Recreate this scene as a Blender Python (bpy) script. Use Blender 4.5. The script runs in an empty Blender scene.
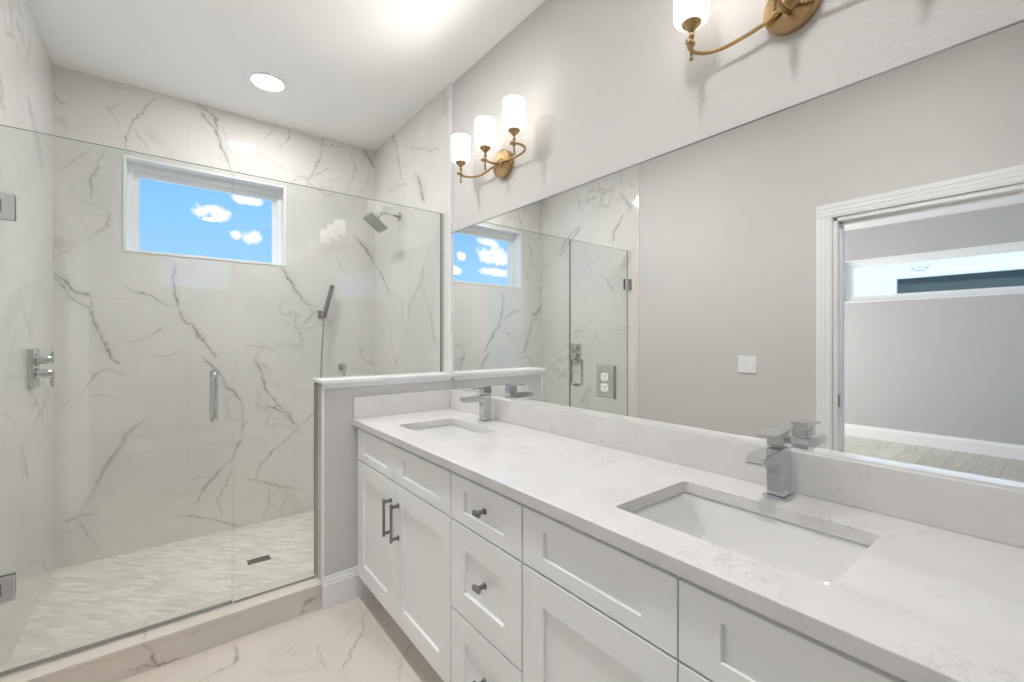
import bpy, bmesh, math, random
from mathutils import Vector, Matrix
random.seed(7)
S = bpy.context.scene
COL = S.collection
PI = math.pi

# ------------------------------------------------------------------ camera
cam_data = bpy.data.cameras.new('camera')
cam = bpy.data.objects.new('camera', cam_data)
COL.objects.link(cam)
cam_data.sensor_fit = 'HORIZONTAL'
cam_data.sensor_width = 36.0
cam_data.lens = 436.85 / 1024 * 36.0
cam_data.shift_y = -1.9 / 1024
cam_data.clip_start = 0.02
cam.location = (-1.2695, 0.0, 1.2699)
cam.rotation_euler = (math.radians(90), 0, math.radians(-38.27))
S.camera = cam

# ------------------------------------------------------------------ colour management
S.view_settings.view_transform = 'Standard'
S.view_settings.look = 'None'
S.view_settings.gamma = 1.0
S.view_settings.use_curve_mapping = False
S.view_settings.exposure = 0.18
S.display_settings.display_device = 'sRGB'
S.cycles.use_denoising = True
S.cycles.max_bounces = 16
S.cycles.diffuse_bounces = 6
S.cycles.glossy_bounces = 8
S.cycles.transparent_max_bounces = 32
S.cycles.sample_clamp_indirect = 6.0

LIGHT_CAN = 35.0      # W of each ceiling downlight's beam
LIGHT_UP = 4.4        # W of the bulb light leaving the top of each sconce shade
LIGHT_SHADE = 2.2     # radiance of the sconce shades
LIGHT_HALL = 132.0     # W of the added fill lamp in the room beyond the door
SKY = 1.3


def lin(r, g, b):
    f = lambda c: (c / 255 / 12.92) if c / 255 <= 0.04045 else ((c / 255 + 0.055) / 1.055) ** 2.4
    return (f(r), f(g), f(b), 1.0)


# ------------------------------------------------------------------ sky
world = bpy.data.worlds.new('sky')
S.world = world
world.use_nodes = True
nt = world.node_tree
N, LK = nt.nodes, nt.links
bg = N['Background']


def nd(tree, t, **kw):
    n = tree.nodes.new(t)
    for k, v in kw.items():
        setattr(n, k, v)
    return n


def mth(tree, op, a, b=None, c=None, clamp=False):
    n = tree.nodes.new('ShaderNodeMath')
    n.operation = op
    n.use_clamp = clamp
    for i, x in enumerate((a, b, c)):
        if x is None:
            continue
        if isinstance(x, (int, float)):
            n.inputs[i].default_value = x
        else:
            tree.links.new(x, n.inputs[i])
    return n.outputs[0]


tc = nd(nt, 'ShaderNodeTexCoord')
sp = nd(nt, 'ShaderNodeSeparateXYZ')
LK.new(tc.outputs['Generated'], sp.inputs[0])
ay = mth(nt, 'MAXIMUM', mth(nt, 'ABSOLUTE', sp.outputs[1]), 0.05)
px = mth(nt, 'DIVIDE', sp.outputs[0], ay)
pz = mth(nt, 'DIVIDE', sp.outputs[2], ay)
cmb = nd(nt, 'ShaderNodeCombineXYZ')
LK.new(px, cmb.inputs[0]); LK.new(pz, cmb.inputs[1])
nz = nd(nt, 'ShaderNodeTexNoise')
nz.inputs['Scale'].default_value = 26
nz.inputs['Detail'].default_value = 6
nz.inputs['Roughness'].default_value = 0.62
LK.new(cmb.outputs[0], nz.inputs['Vector'])
nzo = mth(nt, 'SUBTRACT', nz.outputs[0], 0.5)
acc = None
# cumulus clouds: direction (x/y, z/y), half sizes
for cx, cz, rx, rz in [(0.0524, 0.2416, 0.0201, 0.0178), (0.0741, 0.238, 0.0229, 0.0181), (0.125, 0.2766, 0.0292, 0.015), (0.1065, 0.2028, 0.013, 0.0111), (0.1301, 0.2023, 0.0203, 0.0151), (-0.7276, 0.2351, 0.07, 0.0322), (-0.6155, 0.2219, 0.0163, 0.0152), (-0.5939, 0.1824, 0.024, 0.015), (-0.7103, 0.2695, 0.0408, 0.016), (-0.7347, 0.1905, 0.0753, 0.0135)]:
    dx = mth(nt, 'DIVIDE', mth(nt, 'SUBTRACT', px, cx), rx)
    dz = mth(nt, 'DIVIDE', mth(nt, 'SUBTRACT', pz, cz), rz)
    d2 = mth(nt, 'ADD', mth(nt, 'MULTIPLY', dx, dx), mth(nt, 'MULTIPLY', dz, dz))
    v = mth(nt, 'SUBTRACT', 1.0, d2)
    acc = v if acc is None else mth(nt, 'MAXIMUM', acc, v)
acc = mth(nt, 'MAXIMUM', acc, -3.0)
cl = mth(nt, 'ADD', acc, mth(nt, 'MULTIPLY', nzo, 3.2))
mr = nd(nt, 'ShaderNodeMapRange', interpolation_type='SMOOTHSTEP')
mr.inputs[1].default_value = 0.0; mr.inputs[2].default_value = 0.75
LK.new(cl, mr.inputs[0])
rp = nd(nt, 'ShaderNodeValToRGB')
rp.color_ramp.elements[0].position = 0.0
rp.color_ramp.elements[0].color = lin(176, 218, 255)
rp.color_ramp.elements[1].position = 0.40
rp.color_ramp.elements[1].color = lin(84, 172, 255)
LK.new(sp.outputs[2], rp.inputs[0])
mx = nd(nt, 'ShaderNodeMix', data_type='RGBA')
LK.new(mr.outputs[0], mx.inputs[0])
LK.new(rp.outputs[0], mx.inputs[6])
mx.inputs[7].default_value = (0.93, 0.94, 0.98, 1)
LK.new(mx.outputs[2], bg.inputs[0])
bg.inputs[1].default_value = SKY

# ------------------------------------------------------------------ sun (lights only the yard outside)
sun_d = bpy.data.lights.new('sun', 'SUN')
sun_d.energy = 3.0
sun_d.color = (1.0, 0.93, 0.83)
sun_d.angle = 0.02
sun = bpy.data.objects.new('sun', sun_d)
COL.objects.link(sun)
sun.rotation_euler = (0, math.radians(48), 0)


def area(name, loc, rot, sx, sy, power, color=(1, 1, 1)):
    d = bpy.data.lights.new(name, 'AREA')
    d.shape = 'RECTANGLE'
    d.size, d.size_y = sx, sy
    d.energy = power
    d.color = color
    o = bpy.data.objects.new(name, d)
    COL.objects.link(o)
    o.location = loc
    o.rotation_euler = rot
    return o


# added unseen area lamp at the windowless end wall, brightening the room beyond
area('hall_fill', (-3.9, 3.36, 1.45), (math.radians(-108), 0, 0), 3.0, 2.2, LIGHT_HALL, (1.0, 0.985, 0.96))

# ================================================================== materials
def new_mat(name):
    m = bpy.data.materials.new(name)
    m.use_nodes = True
    t = m.node_tree
    return m, t, t.nodes['Principled BSDF']


def setp(b, **kw):
    names = dict(color='Base Color', rough='Roughness', metal='Metallic', spec='Specular IOR Level', coat='Coat Weight')
    for k, v in kw.items():
        b.inputs[names[k]].default_value = v


def noise(t, scale, detail=3, rough=0.5, vec=None, dist=0.0):
    n = nd(t, 'ShaderNodeTexNoise')
    n.inputs['Scale'].default_value = scale
    n.inputs['Detail'].default_value = detail
    n.inputs['Roughness'].default_value = rough
    n.inputs['Distortion'].default_value = dist
    if vec is None:
        c = nd(t, 'ShaderNodeTexCoord')
        vec = c.outputs['Object']
    t.links.new(vec, n.inputs['Vector'])
    return n


def plain(name, color, rough=0.4, metal=0.0, spec=0.5, var=0.02, scale=6, bump=0.0, bscale=120):
    m, t, b = new_mat(name)
    n = noise(t, scale, 3)
    mix = nd(t, 'ShaderNodeMix', data_type='RGBA')
    mix.inputs[6].default_value = color
    mix.inputs[7].default_value = tuple(max(0, c * (1 - var)) for c in color[:3]) + (1,)
    t.links.new(n.outputs[0], mix.inputs[0])
    t.links.new(mix.outputs[2], b.inputs['Base Color'])
    setp(b, rough=rough, metal=metal, spec=spec)
    if bump:
        n2 = noise(t, bscale, 4, 0.6)
        bp = nd(t, 'ShaderNodeBump')
        bp.inputs['Strength'].default_value = bump
        bp.inputs['Distance'].default_value = 0.004
        t.links.new(n2.outputs[0], bp.inputs['Height'])
        t.links.new(bp.outputs[0], b.inputs['Normal'])
    return m


def smooth(t, x, a, b_):
    r = nd(t, 'ShaderNodeMapRange', interpolation_type='SMOOTHSTEP')
    t.links.new(x, r.inputs[0])
    r.inputs[1].default_value = a
    r.inputs[2].default_value = b_
    return r.outputs[0]


def vein_chains(veins):
    """polylines -> chains of non-overlapping monotone pieces, along the first or the second coordinate"""
    items = {0: [], 1: []}
    for pts, st, w in veins:
        ax = 0 if abs(pts[-1][0] - pts[0][0]) >= abs(pts[-1][1] - pts[0][1]) else 1
        seq = [(p[ax], p[1 - ax]) for p in pts]
        if seq[-1][0] < seq[0][0]:
            seq.reverse()
        mono = [seq[0]]
        for a, b_ in seq[1:]:
            if a > mono[-1][0] + 0.008:
                mono.append((a, b_))
        if len(mono) < 2:
            mono.append((mono[0][0] + 0.02, seq[-1][1]))
        n = len(mono)
        out = []
        for i, (a, b_) in enumerate(mono):
            i0, i1 = max(0, i - 1), min(n - 1, i + 1)
            sl = (mono[i1][1] - mono[i0][1]) / (mono[i1][0] - mono[i0][0])
            end = i in (0, n - 1)
            out.append((a, b_, w * 0.001 * math.sqrt(1 + sl * sl) * (0.6 if end else 1.0), st * (0.75 if end else 1.0)))
        s0 = (out[1][1] - out[0][1]) / (out[1][0] - out[0][0])
        s1 = (out[-1][1] - out[-2][1]) / (out[-1][0] - out[-2][0])
        e = 0.02
        out = [(out[0][0] - e, out[0][1] - s0 * e, out[0][2] * 0.4, 0.0)] + out + [(out[-1][0] + e, out[-1][1] + s1 * e, out[-1][2] * 0.4, 0.0)]
        items[ax].append(out)
    chains = []
    for ax in (0, 1):
        groups = []
        for it in sorted(items[ax], key=lambda q: q[0][0]):
            for g in groups:
                if g[-1][0] + 0.03 < it[0][0] and len(g) + len(it) <= 30:
                    g.extend(it)
                    break
            else:
                groups.append(list(it))
        chains += [(ax, g) for g in groups]
    return chains


def marble(name, veins, axes, base, vein, rough=0.1, fine=0.25, seed=0.0, joints=None):
    m, t, b = new_mat(name)
    L = t.links
    c = nd(t, 'ShaderNodeTexCoord')
    s = nd(t, 'ShaderNodeSeparateXYZ')
    L.new(c.outputs['Object'], s.inputs[0])
    co = [s.outputs['xyz'.index(a)] for a in axes]
    off = nd(t, 'ShaderNodeVectorMath', operation='ADD')
    L.new(c.outputs['Object'], off.inputs[0])
    off.inputs[1].default_value = (seed, seed * 0.7, seed * 1.3)
    vec = off.outputs[0]
    n1 = noise(t, 9, 4, 0.6, vec)
    sc = nd(t, 'ShaderNodeSeparateColor')
    L.new(n1.outputs[1], sc.inputs[0])
    n2 = noise(t, 34, 4, 0.65, vec)
    sc2 = nd(t, 'ShaderNodeSeparateColor')
    L.new(n2.outputs[1], sc2.inputs[0])
    wob = []
    for i in (0, 1):
        w_ = mth(t, 'ADD', mth(t, 'MULTIPLY', mth(t, 'SUBTRACT', sc.outputs[i], 0.5), 0.055),
                 mth(t, 'MULTIPLY', mth(t, 'SUBTRACT', sc2.outputs[i], 0.5), 0.034))
        wob.append(mth(t, 'ADD', co[i], w_))
    core = halo = None
    for ax, g in vein_chains(veins):
        a0, a1 = g[0][0], g[-1][0]
        b0 = min(q[1] for q in g) - 0.01
        b1 = max(q[1] for q in g) + 0.01
        nrm = mth(t, 'DIVIDE', mth(t, 'SUBTRACT', wob[ax], a0), a1 - a0)
        r = nd(t, 'ShaderNodeValToRGB')
        L.new(nrm, r.inputs[0])
        el = r.color_ramp.elements
        for i, q in enumerate(g):
            pos = (q[0] - a0) / (a1 - a0)
            colr = ((q[1] - b0) / (b1 - b0), q[2] / 0.08, q[3], 1)
            if i == 0:
                e = el[0]; e.position = 0.0
            elif i == len(g) - 1:
                e = el[len(el) - 1]; e.position = 1.0
            else:
                e = el.new(pos)
            e.color = colr
        q3 = nd(t, 'ShaderNodeSeparateColor')
        L.new(r.outputs[0], q3.inputs[0])
        pos = mth(t, 'MULTIPLY_ADD', q3.outputs[0], b1 - b0, b0)
        d = mth(t, 'ABSOLUTE', mth(t, 'SUBTRACT', wob[1 - ax], pos))
        wd = mth(t, 'MULTIPLY_ADD', q3.outputs[1], 0.112, 0.0010)
        rel = mth(t, 'DIVIDE', d, wd)
        k = mth(t, 'MULTIPLY', mth(t, 'SUBTRACT', 1.0, mth(t, 'MULTIPLY', rel, 0.8), clamp=True), q3.outputs[2])
        h = mth(t, 'MULTIPLY', mth(t, 'SUBTRACT', 1.0, mth(t, 'MULTIPLY', rel, 0.17), clamp=True), q3.outputs[2])
        core = k if core is None else mth(t, 'MAXIMUM', core, k)
        halo = h if halo is None else mth(t, 'MAXIMUM', halo, h)
    # breaks along the veins
    brk = mth(t, 'MULTIPLY_ADD', smooth(t, noise(t, 14, 3, 0.6, vec).outputs[0], 0.32, 0.62), 0.65, 0.35)
    core = mth(t, 'MULTIPLY', core, brk)
    halo = mth(t, 'MULTIPLY', mth(t, 'MULTIPLY', halo, halo), mth(t, 'MULTIPLY', brk, 0.34))
    # faint hairline veining everywhere
    rn = noise(t, 1.5, 4, 0.5, vec, 0.2)
    rid = mth(t, 'ABSOLUTE', mth(t, 'SUBTRACT', rn.outputs[0], 0.5))
    hair = mth(t, 'SUBTRACT', 1.0, smooth(t, rid, 0.0, 0.016))
    hair = mth(t, 'MULTIPLY', hair, smooth(t, noise(t, 2.3, 2, 0.5, vec).outputs[0], 0.45, 0.72))
    hair = mth(t, 'MULTIPLY', hair, fine)
    fac = mth(t, 'MAXIMUM', mth(t, 'MAXIMUM', core, halo), hair)
    cloud = noise(t, 1.6, 4, 0.55, vec)
    mixb = nd(t, 'ShaderNodeMix', data_type='RGBA')
    mixb.inputs[6].default_value = base
    mixb.inputs[7].default_value = tuple(x * k for x, k in zip(base[:3], (0.90, 0.905, 0.91))) + (1,)
    L.new(smooth(t, cloud.outputs[0], 0.35, 0.7), mixb.inputs[0])
    mixv = nd(t, 'ShaderNodeMix', data_type='RGBA')
    L.new(fac, mixv.inputs[0])
    L.new(mixb.outputs[2], mixv.inputs[6])
    mixv.inputs[7].default_value = vein
    outc = mixv.outputs[2]
    if joints:
        tot = None
        for i, vals in joints.items():
            for v_ in vals:
                j = mth(t, 'LESS_THAN', mth(t, 'ABSOLUTE', mth(t, 'SUBTRACT', co[i], v_)), 0.0011)
                tot = j if tot is None else mth(t, 'MAXIMUM', tot, j)
        mj = nd(t, 'ShaderNodeMix', data_type='RGBA')
        L.new(mth(t, 'MULTIPLY', tot, 0.5), mj.inputs[0])
        L.new(outc, mj.inputs[6])
        mj.inputs[7].default_value = tuple(x * 0.72 for x in base[:3]) + (1,)
        outc = mj.outputs[2]
    L.new(outc, b.inputs['Base Color'])
    setp(b, rough=rough, spec=0.5)
    return m


VEINS = {
 'back': [
  ([(-1.74,2.566),(-1.72,2.545),(-1.7,2.543)],0.6,5),
  ([(-1.55,2.686),(-1.517,2.683),(-1.478,2.697)],0.35,4),
  ([(-1.325,2.697),(-1.375,2.611),(-1.428,2.525),(-1.45,2.435),(-1.456,2.366)],0.5,3),
  ([(-1.416,2.476),(-1.387,2.431),(-1.36,2.389)],0.35,4),
  ([(-1.135,2.71),(-1.086,2.656),(-1.031,2.59),(-1.01,2.521),(-0.982,2.444),(-0.951,2.364)],0.85,3.5),
  ([(-1.113,2.713),(-1.066,2.679),(-1.031,2.673),(-1.022,2.601)],0.9,8),
  ([(-1.608,2.313),(-1.66,2.253),(-1.705,2.171)],0.45,4),
  ([(-1.544,2.312),(-1.571,2.232),(-1.608,2.143),(-1.598,2.051)],0.5,5),
  ([(-1.523,1.97),(-1.55,1.884),(-1.613,1.828)],0.6,5),
  ([(-1.675,2.05),(-1.603,2.014),(-1.484,1.962)],0.4,3),
  ([(-1.735,2.293),(-1.675,2.299)],0.3,4),
  ([(-0.688,2.711),(-0.73,2.655),(-0.765,2.582)],0.35,4),
  ([(-0.597,2.711),(-0.623,2.646),(-0.662,2.587)],0.55,4),
  ([(-0.556,2.714),(-0.464,2.7),(-0.385,2.671),(-0.303,2.694),(-0.236,2.695)],0.35,4),
  ([(-0.385,2.722),(-0.393,2.627),(-0.433,2.499),(-0.48,2.404),(-0.495,2.337)],0.45,5),
  ([(-0.601,2.344),(-0.556,2.403),(-0.472,2.414),(-0.385,2.485),(-0.32,2.526)],0.4,4),
  ([(-0.092,2.725),(-0.05,2.664),(-0.004,2.599)],0.95,8),
  ([(-0.184,2.665),(-0.149,2.568),(-0.184,2.453),(-0.218,2.358)],0.4,4),
  ([(-0.05,2.537),(-0.068,2.443),(-0.131,2.367)],0.35,4),
  ([(-0.813,2.53),(-0.716,2.477),(-0.63,2.434)],0.35,3),
  ([(-1.737,1.611),(-1.695,1.568),(-1.665,1.521),(-1.608,1.51)],0.9,6.5),
  ([(-1.737,1.586),(-1.67,1.499),(-1.613,1.437),(-1.592,1.365),(-1.55,1.256),(-1.523,1.167),(-1.49,1.129)],0.8,5),
  ([(-1.608,1.51),(-1.598,1.438),(-1.592,1.365)],0.5,4),
  ([(-1.462,1.572),(-1.404,1.53),(-1.358,1.533),(-1.322,1.504),(-1.267,1.468),(-1.229,1.47)],0.65,4),
  ([(-1.233,1.732),(-1.242,1.628),(-1.233,1.533),(-1.223,1.47),(-1.185,1.375),(-1.146,1.36),(-1.119,1.279),(-1.079,1.221),(-1.038,1.166)],0.85,5),
  ([(-1.146,1.36),(-1.119,1.295),(-1.066,1.213)],0.8,7),
  ([(-1.093,1.156),(-1.045,1.097),(-0.996,1.028),(-0.982,0.959),(-0.94,0.94),(-0.899,0.868)],0.85,6),
  ([(-1.45,1.256),(-1.399,1.256),(-1.358,1.279),(-1.322,1.318),(-1.267,1.365)],0.55,3.5),
  ([(-1.352,1.178),(-1.26,1.168),(-1.21,1.215),(-1.172,1.239)],0.35,3),
  ([(-1.735,1.705),(-1.675,1.755),(-1.634,1.796)],0.45,4),
  ([(-1.725,0.898),(-1.644,0.976),(-1.592,1.06),(-1.528,1.101),(-1.462,1.068)],0.4,4),
  ([(-1.675,0.943),(-1.571,0.956),(-1.473,0.933)],0.3,3),
  ([(-1.384,0.793),(-1.439,0.742),(-1.492,0.643),(-1.554,0.528),(-1.604,0.4),(-1.653,0.296)],0.5,9),
  ([(-1.701,0.288),(-1.653,0.303),(-1.604,0.302)],0.6,6),
  ([(-1.653,0.296),(-1.614,0.197),(-1.569,0.113)],0.45,5),
  ([(-1.705,0.209),(-1.653,0.249)],0.35,4),
  ([(-0.899,0.583),(-0.943,0.493),(-1.023,0.42),(-1.1,0.318),(-1.132,0.248)],0.65,4.5),
  ([(-1.144,0.405),(-1.049,0.401)],0.45,4),
  ([(-0.943,0.429),(-0.983,0.325),(-1.016,0.261),(-1.003,0.139)],0.5,4),
  ([(-1.235,0.205),(-1.162,0.187),(-1.075,0.149),(-0.983,0.102),(-0.902,0.065)],0.6,4),
  ([(-1.417,0.085),(-1.362,0.135)],0.3,4),
  ([(-0.674,1.778),(-0.601,1.672),(-0.542,1.586),(-0.511,1.53),(-0.473,1.516)],0.85,6),
  ([(-0.511,1.39),(-0.449,1.458),(-0.402,1.468),(-0.338,1.403)],0.55,8),
  ([(-0.473,1.516),(-0.465,1.474),(-0.433,1.442)],0.5,5),
  ([(-0.82,1.158),(-0.793,1.079),(-0.759,0.976),(-0.745,0.912),(-0.695,0.857)],0.75,4.5),
  ([(-0.717,1.401),(-0.631,1.387),(-0.557,1.34),(-0.48,1.349),(-0.386,1.376)],0.4,3),
  ([(-0.873,1.236),(-0.8,1.219),(-0.731,1.227),(-0.688,1.186)],0.35,4),
  ([(-0.752,0.933),(-0.703,0.866),(-0.631,0.779),(-0.587,0.726)],0.85,6),
  ([(-0.745,0.822),(-0.688,0.801),(-0.616,0.737),(-0.557,0.673)],0.85,6),
  ([(-0.441,0.76),(-0.496,0.691),(-0.601,0.606),(-0.703,0.516),(-0.779,0.45),(-0.813,0.339)],0.6,4),
  ([(-0.873,0.351),(-0.8,0.329),(-0.717,0.289),(-0.652,0.254),(-0.526,0.216)],0.55,4.5),
  ([(-0.932,0.938),(-0.893,0.851),(-0.88,0.712),(-0.893,0.622),(-0.932,0.507),(-1.007,0.43)],0.5,4),
  ([(-0.738,0.261),(-0.724,0.171),(-0.779,0.059)],0.45,4),
  ([(-0.601,0.249),(-0.638,0.152),(-0.667,0.054)],0.35,4),
  ([(-0.152,2.047),(-0.067,1.942),(0.012,1.843)],0.8,7),
  ([(-0.294,1.873),(-0.255,1.784),(-0.193,1.765)],0.35,4),
 ],
 'right': [
  ([(3.292,1.838),(3.159,1.726),(3.004,1.593)],0.8,8),
  ([(3.004,1.593),(2.815,1.526),(2.806,1.364),(2.815,1.173)],0.4,5),
  ([(2.411,1.832),(2.504,1.707),(2.523,1.621),(2.684,1.527),(2.718,1.361)],0.5,9),
  ([(2.523,1.604),(2.411,1.439),(2.341,1.235)],0.4,8),
  ([(2.958,2.721),(2.954,2.678)],0.8,22),
  ([(2.958,2.696),(2.897,2.609),(2.858,2.465),(2.82,2.341)],0.6,6),
  ([(2.763,2.571),(2.538,2.478),(2.294,2.388)],0.4,6),
  ([(2.604,2.333),(2.531,2.23),(2.489,2.123)],0.9,12),
  ([(3.084,2.346),(2.937,2.34),(2.745,2.32)],0.35,5),
 ],
 'left': [
  ([(3.063,2.089),(2.922,2.195),(2.799,2.298)],0.8,10),
  ([(2.422,2.1),(2.402,2.186),(2.312,2.306)],0.8,9),
  ([(2.506,1.821),(2.433,1.731),(2.392,1.691)],0.45,5),
  ([(2.312,2.49),(2.273,2.416),(2.225,2.338)],0.5,6),
  ([(2.835,2.627),(2.811,2.531),(2.752,2.447)],0.35,6),
  ([(3.297,2.018),(3.171,2.01)],0.4,6),
  ([(2.526,1.829),(2.445,1.73),(2.397,1.633)],0.5,6),
  ([(2.714,0.664),(2.672,0.82)],0.6,7),
  ([(2.679,1.446),(2.576,1.26),(2.445,1.133)],0.3,5),
  ([(2.413,1.336),(2.231,1.358)],0.35,5),
  ([(2.39,2.238),(2.426,2.174),(2.463,2.102)],0.5,5),
  ([(2.818,2.314),(2.927,2.26),(3.014,2.183),(3.109,2.1)],0.55,9),
  ([(2.542,2.014),(2.695,1.944)],0.35,6),
  ([(2.697,0.821),(2.741,0.743),(2.786,0.662)],0.8,8),
  ([(3.065,0.21),(3.286,0.017)],0.6,9),
  ([(2.806,0.287),(2.91,0.262)],0.5,5),
  ([(2.437,1.002),(2.592,0.921)],0.45,5),
  ([(2.84,0.493),(2.947,0.283)],0.3,6),
 ],
 'floor': [
  ([(-1.051,2.137),(-1.058,2.023),(-1.047,1.935),(-1.095,1.936),(-1.167,1.987)],0.7,5),
  ([(-0.829,1.962),(-0.87,1.928)],0.35,5),
  ([(-0.801,1.841),(-0.795,1.775)],0.35,5),
  ([(-0.548,2.022),(-0.626,1.86),(-0.701,1.783),(-0.749,1.72)],0.5,5),
  ([(-0.474,1.682),(-0.529,1.648),(-0.591,1.538)],0.6,5),
  ([(-0.883,1.949),(-0.832,1.999)],0.4,5),
  ([(-0.742,1.976),(-0.787,1.895),(-0.79,1.752)],0.3,4),
 ],
 'curb': [
  ([(-0.79,0.003),(-0.77,0.044),(-0.698,0.059)],0.9,6),
  ([(-1.336,0.102),(-1.305,0.042),(-1.291,0.013),(-1.235,0.005)],0.75,5),
  ([(-1.202,0.08),(-1.182,0.09)],0.6,4),
  ([(-1.379,0.025),(-1.327,0.023),(-1.291,0.013)],0.6,5),
 ],
}


TILE = lin(229, 227, 222)
VEIN = lin(98, 93, 87)
M = {}
M['tile_back'] = marble('marble_tile_back', VEINS['back'], 'xz', TILE, VEIN, 0.03, 0.22, 0.0, {0: [-1.17, -0.575], 1: [1.5]})
M['tile_right'] = marble('marble_tile_right', VEINS['right'], 'yz', TILE, VEIN, 0.03, 0.22, 5.0, {0: [2.75], 1: [1.5]})
M['tile_left'] = marble('marble_tile_left', VEINS['left'], 'yz', TILE, VEIN, 0.03, 0.25, 9.0, {0: [2.75], 1: [1.5]})
M['tile_floor'] = marble('marble_tile_floor', VEINS['floor'], 'xy', lin(222, 213, 203), lin(118, 108, 98), 0.14, 0.3, 3.0, {0: [-1.15, -0.55], 1: [1.86, 0.66]})
M['tile_curb'] = marble('marble_tile_curb', VEINS['curb'], 'xz', lin(226, 218, 208), lin(112, 103, 94), 0.12, 0.15, 13.0)
M['paint'] = plain('wall_paint', lin(209, 207, 204), 0.55, spec=0.3, bump=0.35, bscale=70)
M['ceiling'] = plain('ceiling_paint', lin(248, 247, 246), 0.7, spec=0.2)
M['trim'] = plain('white_trim_paint', lin(240, 240, 240), 0.3, spec=0.4)
M['cabinet'] = plain('cabinet_lacquer', lin(248, 248, 247), 0.34, spec=0.45, var=0.01)
M['dark'] = plain('shadow_gap_board', lin(120, 118, 115), 0.6)
M['chrome'] = plain('chrome', lin(209, 210, 212), 0.05, 1.0, var=0.01)
M['nickel'] = plain('brushed_nickel', lin(150, 148, 145), 0.28, 1.0, var=0.06, scale=40)
M['brass'] = plain('aged_brass', lin(192, 162, 120), 0.36, 1.0, var=0.10, scale=30)
M['porcelain'] = plain('sink_porcelain', lin(226, 225, 224), 0.08, var=0.005)
M['plastic'] = plain('white_plastic', lin(240, 240, 238), 0.25)
M['slot'] = plain('dark_slot', lin(40, 40, 40), 0.5)
M['vinyl'] = plain('white_vinyl', lin(240, 241, 242), 0.3)
M['stucco'] = plain('white_stucco', lin(240, 240, 238), 0.8, bump=0.2)
M['seal'] = plain('clear_grey_seal', lin(150, 152, 148), 0.3)
M['glass_edge'] = plain('ground_glass_edge', lin(128, 140, 134), 0.25)
M['steel'] = plain('satin_steel', lin(172, 172, 170), 0.22, 1.0, var=0.02)
M['plate'] = plain('polished_steel', lin(222, 222, 218), 0.12, 1.0, var=0.02)
M['dark_glass'] = plain('dark_window_glass', lin(70, 88, 86), 0.08)
M['bedpaint'] = plain('grey_paint', lin(188, 188, 188), 0.6, spec=0.3)

# quartz with small scattered grey flecks
m, t, b = new_mat('quartz')
c = nd(t, 'ShaderNodeTexCoord')
warp = noise(t, 7, 3, 0.6, c.outputs['Object'])
r1 = noise(t, 13, 6, 0.68, c.outputs['Object'], 1.5)
rid = mth(t, 'ABSOLUTE', mth(t, 'SUBTRACT', r1.outputs[0], 0.5))
ln = mth(t, 'SUBTRACT', 1.0, smooth(t, rid, 0.0, 0.02))
msk = smooth(t, noise(t, 4.5, 3, 0.6, c.outputs['Object'], 0.6).outputs[0], 0.50, 0.68)
fl = mth(t, 'MULTIPLY', mth(t, 'MULTIPLY', ln, msk), 0.38)
cloud = smooth(t, warp.outputs[0], 0.35, 0.75)
mixa = nd(t, 'ShaderNodeMix', data_type='RGBA')
mixa.inputs[6].default_value = lin(223, 221, 219)
mixa.inputs[7].default_value = lin(217, 215, 213)
t.links.new(cloud, mixa.inputs[0])
mixc = nd(t, 'ShaderNodeMix', data_type='RGBA')
t.links.new(fl, mixc.inputs[0])
t.links.new(mixa.outputs[2], mixc.inputs[6])
mixc.inputs[7].default_value = lin(150, 148, 145)
t.links.new(mixc.outputs[2], b.inputs['Base Color'])
setp(b, rough=0.06, spec=0.5)
M['quartz'] = m

# small marble mosaic on the shower floor, laid on the diagonal
m, t, b = new_mat('shower_mosaic')
c = nd(t, 'ShaderNodeTexCoord')
mp = nd(t, 'ShaderNodeMapping')
mp.inputs['Rotation'].default_value = (0, 0, math.radians(45))
t.links.new(c.outputs['Object'], mp.inputs[0])
bk = nd(t, 'ShaderNodeTexBrick')
bk.inputs['Scale'].default_value = 1.0
bk.inputs['Brick Width'].default_value = 0.085
bk.inputs['Row Height'].default_value = 0.021
bk.inputs['Mortar Size'].default_value = 0.0022
bk.inputs['Mortar Smooth'].default_value = 0.6
bk.inputs['Color1'].default_value = lin(242, 238, 231)
bk.inputs['Color2'].default_value = lin(214, 209, 200)
bk.inputs['Mortar'].default_value = lin(222, 218, 210)
t.links.new(mp.outputs[0], bk.inputs['Vector'])
st = noise(t, 22, 5, 0.65, mp.outputs[0], 1.0)
sv = mth(t, 'MULTIPLY', smooth(t, st.outputs[0], 0.54, 0.75), 0.35)
mixs = nd(t, 'ShaderNodeMix', data_type='RGBA')
t.links.new(sv, mixs.inputs[0])
t.links.new(bk.outputs[0], mixs.inputs[6])
mixs.inputs[7].default_value = lin(160, 155, 146)
t.links.new(mixs.outputs[2], b.inputs['Base Color'])
setp(b, rough=0.3)
M['mosaic'] = m

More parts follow.
